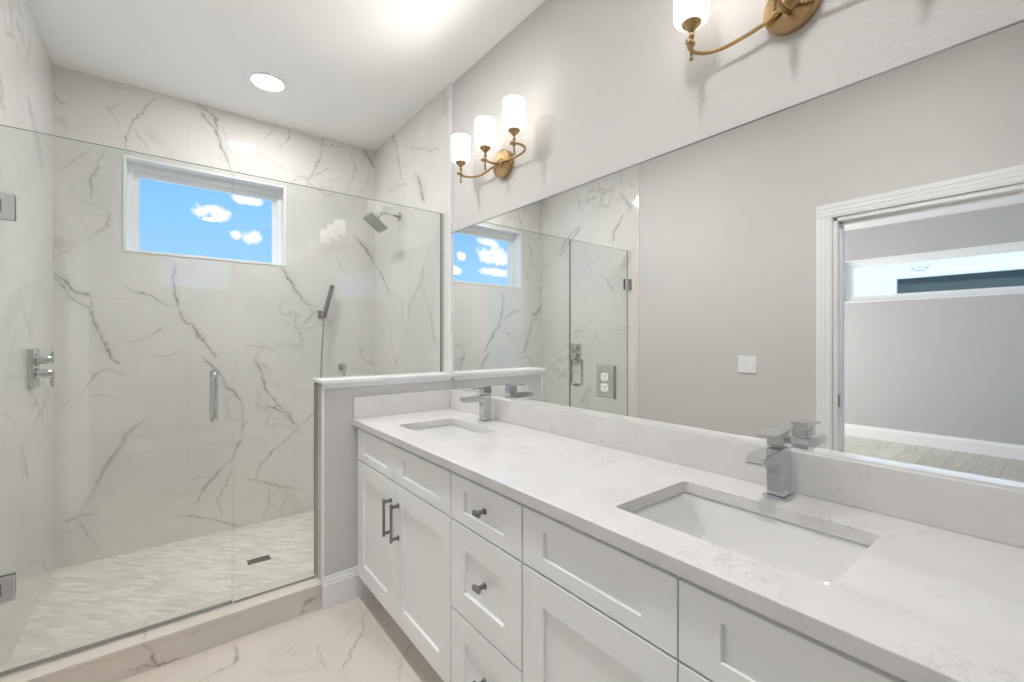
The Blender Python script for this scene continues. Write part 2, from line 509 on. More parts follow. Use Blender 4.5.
# wood-look planks in the room beyond the door
m, t, b = new_mat('wood_planks')
c = nd(t, 'ShaderNodeTexCoord')
mp = nd(t, 'ShaderNodeMapping')
mp.inputs['Scale'].default_value = (1, 1, 1)
t.links.new(c.outputs['Object'], mp.inputs[0])
bk = nd(t, 'ShaderNodeTexBrick')
bk.inputs['Scale'].default_value = 1.0
bk.inputs['Brick Width'].default_value = 1.2
bk.inputs['Row Height'].default_value = 0.19
bk.inputs['Mortar Size'].default_value = 0.002
bk.inputs['Color1'].default_value = lin(190, 188, 176)
bk.inputs['Color2'].default_value = lin(216, 213, 201)
bk.inputs['Mortar'].default_value = lin(120, 116, 106)
t.links.new(mp.outputs[0], bk.inputs['Vector'])
mp2 = nd(t, 'ShaderNodeMapping')
mp2.inputs['Scale'].default_value = (1.5, 14, 1)
t.links.new(c.outputs['Object'], mp2.inputs[0])
gr = noise(t, 2.2, 5, 0.6, mp2.outputs[0], 0.8)
mixs = nd(t, 'ShaderNodeMix', data_type='RGBA')
t.links.new(mth(t, 'MULTIPLY', smooth(t, gr.outputs[0], 0.4, 0.7), 0.5), mixs.inputs[0])
t.links.new(bk.outputs[0], mixs.inputs[6])
mixs.inputs[7].default_value = lin(152, 149, 136)
t.links.new(mixs.outputs[2], b.inputs['Base Color'])
setp(b, rough=0.35)
M['wood'] = m


def thin_glass(name, tint, f0=0.04):
    """clear pane: straight-through transmission plus Schlick reflection on both faces"""
    m = bpy.data.materials.new(name)
    m.use_nodes = True
    t = m.node_tree
    t.nodes.remove(t.nodes['Principled BSDF'])
    out = t.nodes['Material Output']
    lw = nd(t, 'ShaderNodeLayerWeight')
    lw.inputs[0].default_value = 0.5
    f = mth(t, 'MULTIPLY_ADD', mth(t, 'POWER', lw.outputs['Facing'], 5.0), 1 - f0, f0)
    tr = nd(t, 'ShaderNodeBsdfTransparent')
    tr.inputs[0].default_value = tint
    gl = nd(t, 'ShaderNodeBsdfGlossy')
    gl.inputs['Roughness'].default_value = 0.0
    gl.inputs['Color'].default_value = (1, 1, 1, 1)
    ms = nd(t, 'ShaderNodeMixShader')
    t.links.new(f, ms.inputs[0])
    t.links.new(tr.outputs[0], ms.inputs[1])
    t.links.new(gl.outputs[0], ms.inputs[2])
    t.links.new(ms.outputs[0], out.inputs[0])
    return m


M['glass'] = thin_glass('shower_glass', (0.935, 0.945, 0.935, 1))
M['pane'] = thin_glass('window_glass', (0.985, 0.99, 0.99, 1), 0.03)

m, t, b = new_mat('mirror_silver')
setp(b, color=(0.93, 0.94, 0.935, 1), rough=0.0, metal=1.0)
nm = noise(t, 2)
M['mirror'] = m


def emit(name, color, strength, grad=None):
    m, t, b = new_mat(name)
    setp(b, color=(0.9, 0.9, 0.88, 1), rough=0.2)
    b.inputs['Emission Color'].default_value = color
    b.inputs['Emission Strength'].default_value = strength
    if grad:
        c = nd(t, 'ShaderNodeTexCoord')
        s = nd(t, 'ShaderNodeSeparateXYZ')
        t.links.new(c.outputs['Object'], s.inputs[0])
        k = nd(t, 'ShaderNodeMapRange')
        t.links.new(s.outputs[2], k.inputs[0])
        k.inputs[1].default_value, k.inputs[2].default_value = grad[0], grad[1]
        k.inputs[3].default_value, k.inputs[4].default_value = grad[2] * strength, strength
        t.links.new(k.outputs[0], b.inputs['Emission Strength'])
    return m


M['shade'] = emit('lit_opal_glass', (1.0, 0.92, 0.83, 1), LIGHT_SHADE, (0.0, 0.085, 0.50))
M['lens'] = emit('lit_lens', (1.0, 0.99, 0.985, 1), 104.0)


# ================================================================== geometry helpers
class G:
    def __init__(self):
        self.bm = bmesh.new()

    def box(self, x0, x1, y0, y1, z0, z1, bev=0.0, seg=2):
        c = Vector(((x0 + x1) / 2, (y0 + y1) / 2, (z0 + z1) / 2))
        mat = Matrix.Translation(c) @ Matrix.Diagonal((abs(x1 - x0), abs(y1 - y0), abs(z1 - z0), 1))
        r = bmesh.ops.create_cube(self.bm, size=1.0, matrix=mat)
        if bev:
            es = list({e for v in r['verts'] for e in v.link_edges})
            bmesh.ops.bevel(self.bm, geom=es, offset=bev, segments=seg, affect='EDGES', profile=0.5)
        return self

    def obox(self, mat, sx, sy, sz, bev=0.0, seg=2):
        r = bmesh.ops.create_cube(self.bm, size=1.0, matrix=mat @ Matrix.Diagonal((sx, sy, sz, 1)))
        if bev:
            es = list({e for v in r['verts'] for e in v.link_edges})
            bmesh.ops.bevel(self.bm, geom=es, offset=bev, segments=seg, affect='EDGES', profile=0.5)
        return self

    def tube(self, pts, r, seg=12, caps=True):
        pts = [Vector(p) for p in pts]
        rings = []
        prev = None
        for i, p in enumerate(pts):
            if i == 0:
                d = pts[1] - p
            elif i == len(pts) - 1:
                d = p - pts[i - 1]
            else:
                d = (pts[i + 1] - p).normalized() + (p - pts[i - 1]).normalized()
            d.normalize()
            if prev is None:
                a = Vector((0, 0, 1)) if abs(d.z) < 0.9 else Vector((1, 0, 0))
                u = d.cross(a).normalized()
            else:
                u = (prev - d * prev.dot(d)).normalized()
            prev = u
            w = d.cross(u)
            rr = r[i] if isinstance(r, (list, tuple)) else r
            rings.append([self.bm.verts.new(p + (u * math.cos(2 * PI * k / seg) + w * math.sin(2 * PI * k / seg)) * rr) for k in range(seg)])
        for a, b_ in zip(rings, rings[1:]):
            for k in range(seg):
                f = self.bm.faces.new((a[k], a[(k + 1) % seg], b_[(k + 1) % seg], b_[k]))
                f.smooth = True
        if caps:
            self.bm.faces.new(rings[0][::-1])
            self.bm.faces.new(rings[-1])
        return self

    def lathe(self, prof, org, axis='z', seg=32, cap0=True, cap1=True):
        """prof: (radius, height) pairs along axis from org"""
        ax = {'x': (Vector((0, 1, 0)), Vector((0, 0, 1)), Vector((1, 0, 0))),
              '-x': (Vector((0, 0, 1)), Vector((0, 1, 0)), Vector((-1, 0, 0))),
              'y': (Vector((0, 0, 1)), Vector((1, 0, 0)), Vector((0, 1, 0))),
              'z': (Vector((1, 0, 0)), Vector((0, 1, 0)), Vector((0, 0, 1)))}[axis]
        o = Vector(org)
        rings = []
        for r, h in prof:
            rings.append([self.bm.verts.new(o + ax[2] * h + (ax[0] * math.cos(2 * PI * k / seg) + ax[1] * math.sin(2 * PI * k / seg)) * max(r, 1e-5)) for k in range(seg)])
        for a, b_ in zip(rings, rings[1:]):
            for k in range(seg):
                f = self.bm.faces.new((a[k], a[(k + 1) % seg], b_[(k + 1) % seg], b_[k]))
                f.smooth = True
        if cap0:
            self.bm.faces.new(rings[0][::-1])
        if cap1:
            self.bm.faces.new(rings[-1])
        return self

    def loft(self, rings, cap0=False, cap1=False, smooth=True):
        vs = [[self.bm.verts.new(p) for p in r] for r in rings]
        n = len(vs[0])
        for a, b_ in zip(vs, vs[1:]):
            for k in range(n):
                f = self.bm.faces.new((a[k], a[(k + 1) % n], b_[(k + 1) % n], b_[k]))
                f.smooth = smooth
        if cap0:
            self.bm.faces.new(vs[0][::-1])
        if cap1:
            self.bm.faces.new(vs[-1])
        return self

    def slab(self, outer, holes, plane, lo, hi):
        """extruded flat outline with holes; plane 'xy','xz','yz'; lo/hi along the remaining axis"""
        def P(p, h):
            return {'xy': (p[0], p[1], h), 'xz': (p[0], h, p[1]), 'yz': (h, p[0], p[1])}[plane]
        es = []
        sub = bmesh.new()
        for loop in [outer] + list(holes):
            v = [sub.verts.new(P(p, lo)) for p in loop]
            es += [sub.edges.new((v[i], v[(i + 1) % len(v)])) for i in range(len(v))]
        bmesh.ops.triangle_fill(sub, edges=es, use_beauty=True)
        # drop triangles inside holes
        def inside(pt, loop):
            c = False
            for i in range(len(loop)):
                (ax_, ay_), (bx_, by_) = loop[i], loop[i - 1]
                if (ay_ > pt[1]) != (by_ > pt[1]) and pt[0] < (bx_ - ax_) * (pt[1] - ay_) / (by_ - ay_) + ax_:
                    c = not c
            return c
        ix = {'xy': (0, 1), 'xz': (0, 2), 'yz': (1, 2)}[plane]
        bad = [f for f in sub.faces if any(inside((f.calc_center_median()[ix[0]], f.calc_center_median()[ix[1]]), h) for h in holes)]
        bmesh.ops.delete(sub, geom=bad, context='FACES_ONLY')
        r = bmesh.ops.extrude_face_region(sub, geom=list(sub.faces))
        k = {'xy': 2, 'xz': 1, 'yz': 0}[plane]
        for v in r['geom']:
            if isinstance(v, bmesh.types.BMVert):
                v.co[k] = hi
        bmesh.ops.recalc_face_normals(sub, faces=list(sub.faces))
        tmp = bpy.data.meshes.new('tmp')
        sub.to_mesh(tmp)
        sub.free()
        self.bm.from_mesh(tmp)
        bpy.data.meshes.remove(tmp)
        return self

    def sphere(self, c, r, seg=16):
        res = bmesh.ops.create_uvsphere(self.bm, u_segments=seg, v_segments=seg // 2, radius=r, matrix=Matrix.Translation(c))
        for v in res['verts']:
            for f in v.link_faces:
                f.smooth = True
        return self

    def done(self, name, mat, parent=None, edge=None, recalc=True):
        if recalc:
            bmesh.ops.recalc_face_normals(self.bm, faces=list(self.bm.faces))
        me = bpy.data.meshes.new(name)
        self.bm.to_mesh(me)
        self.bm.free()
        me.materials.append(M[mat])
        if edge:
            me.materials.append(M[edge])
            for p in me.polygons:
                if abs(p.normal.y) < 0.9:
                    p.material_index = 1
        o = bpy.data.objects.new(name, me)
        COL.objects.link(o)
        if parent is not None:
            o.parent = parent
        return o


def thing(name, label, cat, loc=(0, 0, 0), group=None):
    o = bpy.data.objects.new(name, None)
    o.empty_display_size = 0.05
    COL.objects.link(o)
    o.location = loc
    tag(o, label, cat, group)
    return o


def tag(o, label=None, cat=None, group=None, kind=None):
    for k, v in (('label', label), ('category', cat), ('group', group), ('kind', kind)):
        if v:
            o[k] = v
    return o


def struct(o, label=None, cat=None):
    return tag(o, label, cat, kind='structure')


def rrect(cx, cy, hx, hy, r, n=5):
    """rounded rectangle outline"""
    pts = []
    for sx, sy, a0 in ((1, 1, 0), (-1, 1, 90), (-1, -1, 180), (1, -1, 270)):
        for k in range(n + 1):
            a = math.radians(a0 + 90 * k / n)
            pts.append((cx + sx * (hx - r) + r * math.cos(a), cy + sy * (hy - r) + r * math.sin(a)))
    return pts


# ================================================================== room shell
W, H, YB, ZS, YP, YG = 1.7453, 2.7252, 3.3231, 0.0464, 2.166, 2.2486
YR = -2.0            # rear wall
XF = -5.78           # far wall of the room beyond
DY0, DY1, DZ = -0.04, 0.828, 1.965   # door opening in the left wall
WX0, WX1, WZ0, WZ1 = -1.4634, -0.6337, 1.7743, 2.3160    # shower window

struct(G().box(-W - 0.02, 0.02, YR - 0.1, 2.176, -0.08, 0.0).done('floor', 'tile_floor'), 'polished beige marble tile bathroom floor', 'floor')
struct(G().box(-W - 0.02, 0.02, 2.30, YB + 0.02, -0.08, ZS).done('floor_shower', 'mosaic'), 'pale marble mosaic floor of the shower', 'floor')
struct(G().box(-W - 0.13, 0.13, YR - 0.13, YB + 0.13, H, H + 0.12).done('ceiling', 'ceiling'), 'white bathroom ceiling', 'ceiling')
struct(G().box(0.006, 0.13, YR - 0.13, 2.168, -0.08, H).done('wall_right', 'paint'), 'light grey textured wall above and behind the vanity', 'wall')
struct(G().box(-0.008, 0.13, 2.168, YB + 0.13, -0.08, H).done('wall_shower_right', 'tile_right'), 'marble tiled right wall of the shower', 'wall')
back_outer = [(-W - 0.13, -0.08), (0.0, -0.08), (0.0, H), (-W - 0.13, H)]
hole = [(WX0, WZ0), (WX1, WZ0), (WX1, WZ1), (WX0, WZ1)]
struct(G().slab(back_outer, [hole], 'xz', YB, YB + 0.13).done('wall_back', 'tile_back'), 'marble tiled back wall of the shower around the window', 'wall')
struct(G().box(-W - 0.125, -W, 2.175, YB, -0.08, H).done('wall_shower_left', 'tile_left'), 'marble tiled left wall of the shower', 'wall')
door_outer = [(YR - 0.13, -0.08), (DY0, -0.08), (DY0, DZ), (DY1, DZ), (DY1, -0.08), (2.165, -0.08), (2.165, H), (YR - 0.13, H)]
struct(G().slab(door_outer, [], 'yz', -W - 0.125, -W).done('wall_left', 'paint'), 'light grey wall with the doorway, seen in the mirror', 'wall')
rear_hole = [(-1.37, 1.86), (-0.63, 1.86), (-0.63, 2.28), (-1.37, 2.28)]
struct(G().slab([(-W, -0.08), (0.006, -0.08), (0.006, H), (-W, H)], [rear_hole], 'xz', YR - 0.12, YR).done('wall_rear', 'paint'), 'light grey wall behind the camera', 'wall')

# tile edge trims
struct(G().box(-0.011, 0.010, 2.1615, 2.170, 1.081, H, 0.0015).done('trim_1', 'vinyl'), 'white edge strip where the tile meets the painted wall above the half wall', 'trim')
struct(G().box(-W - 0.005, -W + 0.006, 2.145, 2.185, 0.0, H, 0.002).done('trim_2', 'tile_curb'), 'beige stone edge strip at the end of the left shower tile', 'trim')

# shower curb
curb = G().box(-W, -0.695, 2.175, 2.325, 0.0, 0.1025).done('curb', 'tile_curb')
struct(curb, 'marble tiled shower curb under the glass door', 'curb')
struct(G().box(-W, -0.690, 2.171, 2.332, 0.1025, 0.118, 0.002).done('curb_cap', 'tile_curb'), 'beige stone top of the shower curb', 'curb')

# half wall
hw = G().box(-0.690, 0.0, YP, 2.302, 0.0, 1.052).done('half_wall', 'paint')
struct(hw, 'low grey wall between the vanity and the shower', 'wall')
struct(G().box(-0.697, -0.690, YP + 0.012, 2.302, 0.1185, 1.050).done('trim_3', 'tile_curb'), 'stone facing on the free end of the half wall', 'trim')
struct(G().box(-0.700, -0.688, YP - 0.003, YP + 0.011, 0.128, 1.050, 0.002).done('trim_4', 'trim'), 'white corner strip on the end of the half wall', 'trim')
cp = G().box(-0.706, -0.0085, YP - 0.024, 2.306, 1.060, 1.077, 0.002)
cp.box(-0.699, -0.0085, YP - 0.016, YP + 0.002, 1.050, 1.0605, 0.0015)
cp.box(-0.695, -0.0085, YP - 0.009, YP + 0.002, 1.036, 1.0505, 0.0015)
cp.box(-0.690, -0.0006, YP - 0.0235, YP - 0.0066, 1.0605, 1.0765)
cp.box(-0.690, -0.0006, YP - 0.0155, YP - 0.0066, 1.0505, 1.0600)
struct(cp.done('trim_5', 'trim'), 'white cap and moulding on top of the half wall', 'trim')


def baseboard(name, label, p0, p1, nrm, h=0.14, th=0.014):
    """profiled skirting from p0 to p1; nrm points into the room"""
    prof = [(0, 0), (th, 0), (th, h * 0.76), (th * 0.8, h * 0.80), (th * 0.75, h * 0.86), (th * 0.45, h * 0.92), (th * 0.4, h), (0, h)]
    g = G()
    r0 = [(p0[0] + nrm[0] * a, p0[1] + nrm[1] * a, b_) for a, b_ in prof]
    r1 = [(p1[0] + nrm[0] * a, p1[1] + nrm[1] * a, b_) for a, b_ in prof]
    g.loft([r0, r1], True, True, smooth=False)
    return struct(g.done(name, 'trim'), label, 'baseboard')


baseboard('baseboard_half_wall', 'white baseboard at the foot of the half wall', (-0.700, YP), (-0.47, YP), (0, -1), 0.148)
baseboard('baseboard_left', 'white baseboard along the left wall', (-W, 0.92), (-W, 2.14), (1, 0))
baseboard('baseboard_rear', 'white baseboard along the rear wall', (-W, YR), (0, YR), (0, 1))
baseboard('baseboard_far', 'white baseboard of the room beyond the doorway', (XF, -2.0), (XF, 3.2), (1, 0), 0.155, 0.016)

# ------------------------------------------------------------------ shower window
def window(name, label, axis, a0, a1, z0, z1, face, depth, rim, sash, mat='vinyl', top=0.0, bot=0.0):
    """a window in a wall hole in the plane axis = face; depth runs outwards (signed)"""
    pl_ = 'xz' if axis == 'y' else 'yz'
    root = bpy.data.objects.new(name, None)
    COL.objects.link(root)
    struct(root, label, 'window')
    sg = 1 if depth > 0 else -1

    def rect(o, k):
        """outline inset by o; k scales the extra inset at head and sill"""
        return [(a0 + o, z0 + o + bot * k), (a1 - o, z0 + o + bot * k), (a1 - o, z1 - o - top * k), (a0 + o, z1 - o - top * k)]
    G().slab(rect(-0.004, 0), [rect(0.010, 0)], pl_, face - sg * 0.004, face + depth).done('window_frame', mat, root)
    def outer(o, inner):
        q = rect(o, 0)
        zb = min(q[0][1], inner[0][1] - 0.008)
        return [(q[0][0], zb), (q[1][0], zb), q[2], q[3]]
    G().slab(outer(0.010, rect(rim, 1)), [rect(rim, 1)], pl_, face + depth * 0.50, face + depth * 0.95).done('window_frame', mat, root)
    G().slab(rect(rim - 0.002, 1), [rect(rim + sash, 1)], pl_, face + depth * 0.64, face + depth * 0.90).done('window_sash', mat, root)
    (p0, q0), _, (p1, q1), _ = rect(rim + sash - 0.004, 1)
    lo, hi = sorted((face + depth * 0.74, face + depth * 0.78))
    if axis == 'y':
        G().box(p0, p1, lo, hi, q0, q1).done('pane', 'pane', root)
    else:
        G().box(lo, hi, p0, p1, q0, q1).done('pane', 'pane', root)
    return root


window('window_1', 'white framed shower window with blue sky outside', 'y', WX0, WX1, WZ0, WZ1, YB, 0.155, 0.036, 0.026, top=0.014, bot=-0.044)
window('window_2', 'long high window in the grey room beyond the doorway, seen in the mirror', 'x', -1.3, 1.833, 1.750, 2.292, XF, -0.12, 0.05, 0.035)
window('window_3', 'high window in the wall behind the camera', 'y', -1.37, -0.63, 1.86, 2.28, YR, -0.11, 0.02, 0.02)

# ------------------------------------------------------------------ doorway
door = bpy.data.objects.new('door_1', None)
COL.objects.link(door)
struct(door, 'white cased doorway in the left wall, seen in the mirror', 'doorway')
cw = 0.078


def casing(g, y0, y1, z0, z1, vert):
    """fluted flat casing board on the left wall"""
    g.box(-W, -W + 0.014, y0, y1, z0, z1, 0.002)
    n = 3
    for k in range(n):
        if vert:
            a = y0 + (y1 - y0) * (0.12 + 0.28 * k)
            g.box(-W + 0.0125, -W + 0.0158, a, a + (y1 - y0) * 0.18, z0, z1, 0.0015)
        else:
            a = z0 + (z1 - z0) * (0.12 + 0.28 * k)
            g.box(-W + 0.0125, -W + 0.0158, y0, y1, a, a + (z1 - z0) * 0.18, 0.003)


g = G(); casing(g, DY1 + 0.006, DY1 + 0.006 + cw, 0.0, DZ + 0.006, True); g.done('casing', 'trim', door)
g = G(); casing(g, DY0 - 0.006 - cw, DY0 - 0.006, 0.0, DZ + 0.006, True); g.done('casing', 'trim', door)
g = G(); casing(g, DY0 - 0.006 - cw, DY1 + 0.006 + cw, DZ + 0.006, DZ + 0.006 + cw, False); g.done('casing', 'trim', door)
jl = G().box(-W - 0.127, -W + 0.002, DY1 - 0.018, DY1 + 0.004, 0.0, DZ, 0.001)
jl.box(-W - 0.080, -W - 0.045, DY1 - 0.030, DY1 - 0.016, 0.0, DZ - 0.02, 0.001)
jl.done('jamb', 'trim', door)
jr = G().box(-W - 0.127, -W + 0.002, DY0 - 0.004, DY0 + 0.018, 0.0, DZ, 0.001)
jr.done('jamb', 'trim', door)
jh = G().box(-W - 0.127, -W + 0.002, DY0, DY1, DZ - 0.018, DZ + 0.004, 0.001)
jh.box(-W - 0.080, -W - 0.045, DY0, DY1, DZ - 0.032, DZ - 0.016, 0.001)
jh.done('jamb', 'trim', door)
sk = G().box(-W - 0.035, -W - 0.005, DY1 - 0.021, DY1 - 0.017, 0.88, 0.95, 0.001)
sk.box(-W - 0.026, -W - 0.014, DY1 - 0.0215, DY1 - 0.0205, 0.90, 0.93)
tag(sk.done('strike_plate', 'nickel', door), 'metal strike plate')

# ------------------------------------------------------------------ room beyond the doorway
struct(G().box(XF - 0.05, -W - 0.02, -2.2, 3.4, -0.08, 0.0).done('floor_hall', 'wood'), 'grey wood plank floor of the room beyond the doorway', 'floor')
struct(G().box(XF - 0.13, -W - 0.125, -2.3, 3.5, 2.70, 2.82).done('ceiling_hall', 'ceiling'), 'white ceiling of the room beyond the doorway', 'ceiling')
struct(G().slab([(-2.3, -0.08), (3.5, -0.08), (3.5, 2.70), (-2.3, 2.70)], [[(-1.3, 1.75), (1.833, 1.75), (1.833, 2.292), (-1.3, 2.292)]], 'yz', XF - 0.13, XF).done('wall_far', 'bedpaint'), 'grey wall of the room beyond the doorway', 'wall')
struct(G().box(XF - 0.1, -W - 0.125, 3.4, 3.5, -0.08, 2.70).done('wall_hall_end', 'bedpaint'), 'grey end wall of the room beyond', 'wall')
rw_hole = [(-5.2, 0.6), (-2.6, 0.6), (-2.6, 2.3), (-5.2, 2.3)]
struct(G().slab([(XF - 0.1, -0.08), (-W - 0.125, -0.08), (-W - 0.125, 2.70), (XF - 0.1, 2.70)], [rw_hole], 'xz', -2.3, -2.2).done('wall_hall_side', 'bedpaint'), 'grey window wall of the room beyond', 'wall')
window('window_4', 'large side window of the room beyond the doorway', 'y', -5.2, -2.6, 0.6, 2.3, -2.2, -0.1, 0.03, 0.03)

# outside the far window: a white rendered wall with its own window under the eaves
XN = -8.6
nh = [(-2.0, 1.80), (1.80, 1.80), (1.80, 2.30), (-2.0, 2.30)]
ow = G().slab([(-6.0, -0.3), (8.0, -0.3), (8.0, 3.6), (-6.0, 3.6)], [nh], 'yz', XN - 0.2, XN).done('wall_neighbour', 'stucco')
struct(ow, 'white rendered outside wall across from the far window', 'wall')
struct(G().box(-30, XF - 0.13, -20, 22, -0.4, -0.3).done('ground', 'stucco'), 'pale paved ground outside', 'ground')
nw = bpy.data.objects.new('window_5', None)
COL.objects.link(nw)
struct(nw, 'long dark window with a white frame in the outside wall', 'window')
g = G().slab([(-2.07, 1.73), (1.87, 1.73), (1.87, 2.37), (-2.07, 2.37)], [[(-2.0, 1.80), (1.80, 1.80), (1.80, 2.30), (-2.0, 2.30)]], 'yz', XN - 0.02, XN + 0.03)
g.done('window_frame', 'vinyl', nw)
G().box(XN - 0.10, XN - 0.08, -2.0, 1.80, 1.80, 2.30).done('pane', 'dark_glass', nw)
ev = G().box(XN, XN + 0.035, 1.40, 1.62, 2.46, 2.68, 0.01)
ev.box(XN, XN + 0.025, 1.44, 1.58, 2.42, 2.465, 0.008)
struct(ev.done('trim_6', 'stucco'), 'white block bracket on the outside wall above the dark window', 'bracket')

# ================================================================== vanity
FX = -0.544          # plane of the door and drawer faces
CX = -0.524          # carcass front
T = FX - CX
Y0, Y1, Y2, Y3 = 2.136, 1.243, 0.877, -0.007   # cabinet joints


def shaker(name, y0, y1, z0, z1, parent, stile=0.078, rail=0.078, dep=0.009, bv=0.0022, cap=0.0):
    """five-piece shaker front lying in the plane x = FX, facing -x"""
    g = G()
    bm = g.bm
    xb = CX - 0.0005
    e = 0.0016

    def R(a, b_, x):
        return [bm.verts.new((x, y0 + a, z0 + b_)), bm.verts.new((x, y1 - a, z0 + b_)), bm.verts.new((x, y1 - a, z1 - b_)), bm.verts.new((x, y0 + a, z1 - b_))]
    rings = [R(0, 0, xb), R(0, 0, FX + e), R(e * 0.3, e * 0.3, FX + e * 0.3), R(e, e, FX),
             R(stile - bv, rail - bv, FX), R(stile, rail, FX + bv), R(stile, rail, FX + dep - bv * 0.5), R(stile + bv * 0.5, rail + bv * 0.5, FX + dep)]
    for a, b_ in zip(rings, rings[1:]):
        for k in range(4):
            bm.faces.new((a[k], a[(k + 1) % 4], b_[(k + 1) % 4], b_[k]))
    bm.faces.new(rings[-1])
    bm.faces.new(rings[0][::-1])
    return g.done(name, 'cabinet', parent)


def carcass(root, y0, y1):
    g = G()
    a, c_ = y0 + 0.0006, y1 - 0.0006
    g.box(CX + 0.018, -0.004, a, a + 0.016, 0.119, 0.848)
    g.box(CX + 0.018, -0.004, c_ - 0.016, c_, 0.119, 0.848)
    g.box(CX + 0.018, -0.004, a + 0.016, c_ - 0.016, 0.119, 0.135)
    g.box(-0.016, -0.004, a + 0.016, c_ - 0.016, 0.135, 0.848)
    g.slab([(a, 0.119), (c_, 0.119), (c_, 0.849), (a, 0.849)], [[(a + 0.03, 0.15), (c_ - 0.03, 0.15), (c_ - 0.03, 0.80), (a + 0.03, 0.80)]], 'yz', CX, CX + 0.018)
    g.done('carcass', 'cabinet', root)
    k = G().box(-0.45, -0.43, y0 + 0.0006, y1 - 0.0006, 0.0, 0.1185)
    k.done('toe_kick', 'cabinet', root)


def bar_pull(y, zc, ln, parent):
    g = G()
    x1 = FX - 0.032
    for s in (-1, 1):
        z = zc + s * ln / 2
        g.box(FX + 0.001, FX - 0.005, y - 0.007, y + 0.007, z - 0.009, z + 0.009, 0.0012)
        g.box(FX - 0.004, x1 + 0.003, y - 0.0045, y + 0.0045, z - 0.006, z + 0.006, 0.001)
    g.box(x1 - 0.005, x1 + 0.005, y - 0.005, y + 0.005, zc - ln / 2 - 0.012, zc + ln / 2 + 0.012, 0.0015)
    return tag(g.done('door_pull', 'nickel', parent), 'brushed nickel bar pull')


def bar_knob(y, z, parent):
    g = G()
    g.box(FX + 0.0095, FX + 0.005, y - 0.008, y + 0.008, z - 0.008, z + 0.008, 0.001)
    g.box(FX + 0.007, FX - 0.018, y - 0.005, y + 0.005, z - 0.005, z + 0.005, 0.001)
    g.box(FX - 0.026, FX - 0.016, y - 0.0165, y + 0.0165, z - 0.0075, z + 0.0075, 0.0018)
    return tag(g.done('knob', 'nickel', parent), 'small nickel bar knob')


gp = 0.0032


def sink_cabinet(y0, y1, label, split):
    r = thing('vanity_cabinet', label, 'cabinet', (0, 0, 0))
    carcass(r, y1, 2.164 if y0 > 2 else y0)
    for a, b_, s in ((split + gp / 2, y0 - gp, 1), (y1 + gp, split - gp / 2, -1)):
        shaker('false_front', a, b_, 0.690, 0.8345, r, 0.078, 0.040)
        d = shaker('door', a, b_, 0.124, 0.6845, r, 0.078, 0.078)
        bar_pull(split + s * 0.0375, 0.540, 0.128, d)
    return r


c1 = sink_cabinet(Y0 - 0.004, Y1, 'white shaker sink cabinet against the half wall with two nickel bar pulls', 1.688)
c2 = sink_cabinet(Y2, Y3, 'white shaker sink cabinet under the larger, nearer sink', 0.435)
dr = thing('drawer_cabinet', 'white narrow cabinet of three stacked shaker drawers with nickel knobs', 'cabinet')
carcass(dr, Y2, Y1)
for z0, z1, rail in ((0.690, 0.8345, 0.040), (0.402, 0.6845, 0.076), (0.124, 0.3965, 0.076)):
    d = shaker('drawer', Y2 + gp, Y1 - gp, z0, z1, dr, 0.080, rail)
    bar_knob((Y1 + Y2) / 2, (z0 + z1) / 2, d)

# worktop with two sink cut-outs
SINKS = [(-0.303, 1.690, 0.142, 0.192), (-0.302, 0.440, 0.150, 0.211)]
top = thing('worktop', 'white quartz vanity worktop with faint grey flecks and two sink openings', 'worktop', (0, 0, 0))
holes = [rrect(cx, cy, hx, hy, 0.012) for cx, cy, hx, hy in SINKS]
wt = G().slab([(-0.559, -0.03), (0.005, -0.03), (0.005, 2.1645), (-0.559, 2.1645)], holes, 'xy', 0.850, 0.880)
wto = wt.done('slab', 'quartz', top)
bvm = wto.modifiers.new('edge', 'BEVEL')
bvm.width = 0.0018
bvm.segments = 2
bvm.limit_method = 'ANGLE'
bvm.angle_limit = math.radians(50)
G().box(-0.021, 0.005, -0.03, 2.1645, 0.8802, 0.985, 0.0015).done('backsplash', 'quartz', top)
G().box(-0.556, -0.0212, 2.1445, 2.1645, 0.8802, 0.985, 0.0015).done('side_splash', 'quartz', top)


def sink(cx, cy, hx, hy, label):
    r = thing('sink', label, 'sink', (0, 0, 0), 'undermount sinks')
    g = G()
    prof = [(0.022, 0.022, 0.8495, 0.02), (-0.004, -0.004, 0.8495, 0.016), (-0.004, -0.004, 0.845, 0.018), (0.000, 0.004, 0.835, 0.022),
            (0.012, 0.020, 0.805, 0.026), (0.026, 0.046, 0.765, 0.032), (0.040, 0.085, 0.742, 0.034), (0.060, 0.120, 0.734, 0.030), (0.085, 0.150, 0.732, 0.02)]
    inner = []
    for i, (ix, iy, z, rad) in enumerate(prof):
        s = -1 if i == 0 else 1
        ax_, ay_ = (hx + ix, hy + iy) if i == 0 else (hx - ix, hy - iy)
        inner.append([(p[0], p[1], z) for p in rrect(cx, cy, ax_, ay_, rad)])
    outer = [[(p[0], p[1], z) for p in rrect(cx, cy, hx + 0.022 - q, hy + 0.022 - q * 1.4, 0.03)] for q, z in ((0, 0.84), (0.01, 0.80), (0.04, 0.74), (0.08, 0.722))]
    g.loft(inner, False, True)
    g.loft([inner[0]] + outer, False, True)
    bmesh.ops.remove_doubles(g.bm, verts=list(g.bm.verts), dist=1e-5)
    g.done('basin', 'porcelain', r)
    tag(G().lathe([(0.022, 0.7322), (0.022, 0.735), (0.017, 0.7365), (0.015, 0.7345), (0.0, 0.7345)], (cx, cy, 0), seg=24, cap1=False).done('drain', 'chrome', r), 'chrome drain')
    return r


sink(*SINKS[0], 'white undermount sink farther away, beside the half wall')
sink(*SINKS[1], 'white rectangular undermount sink in the near half of the worktop')


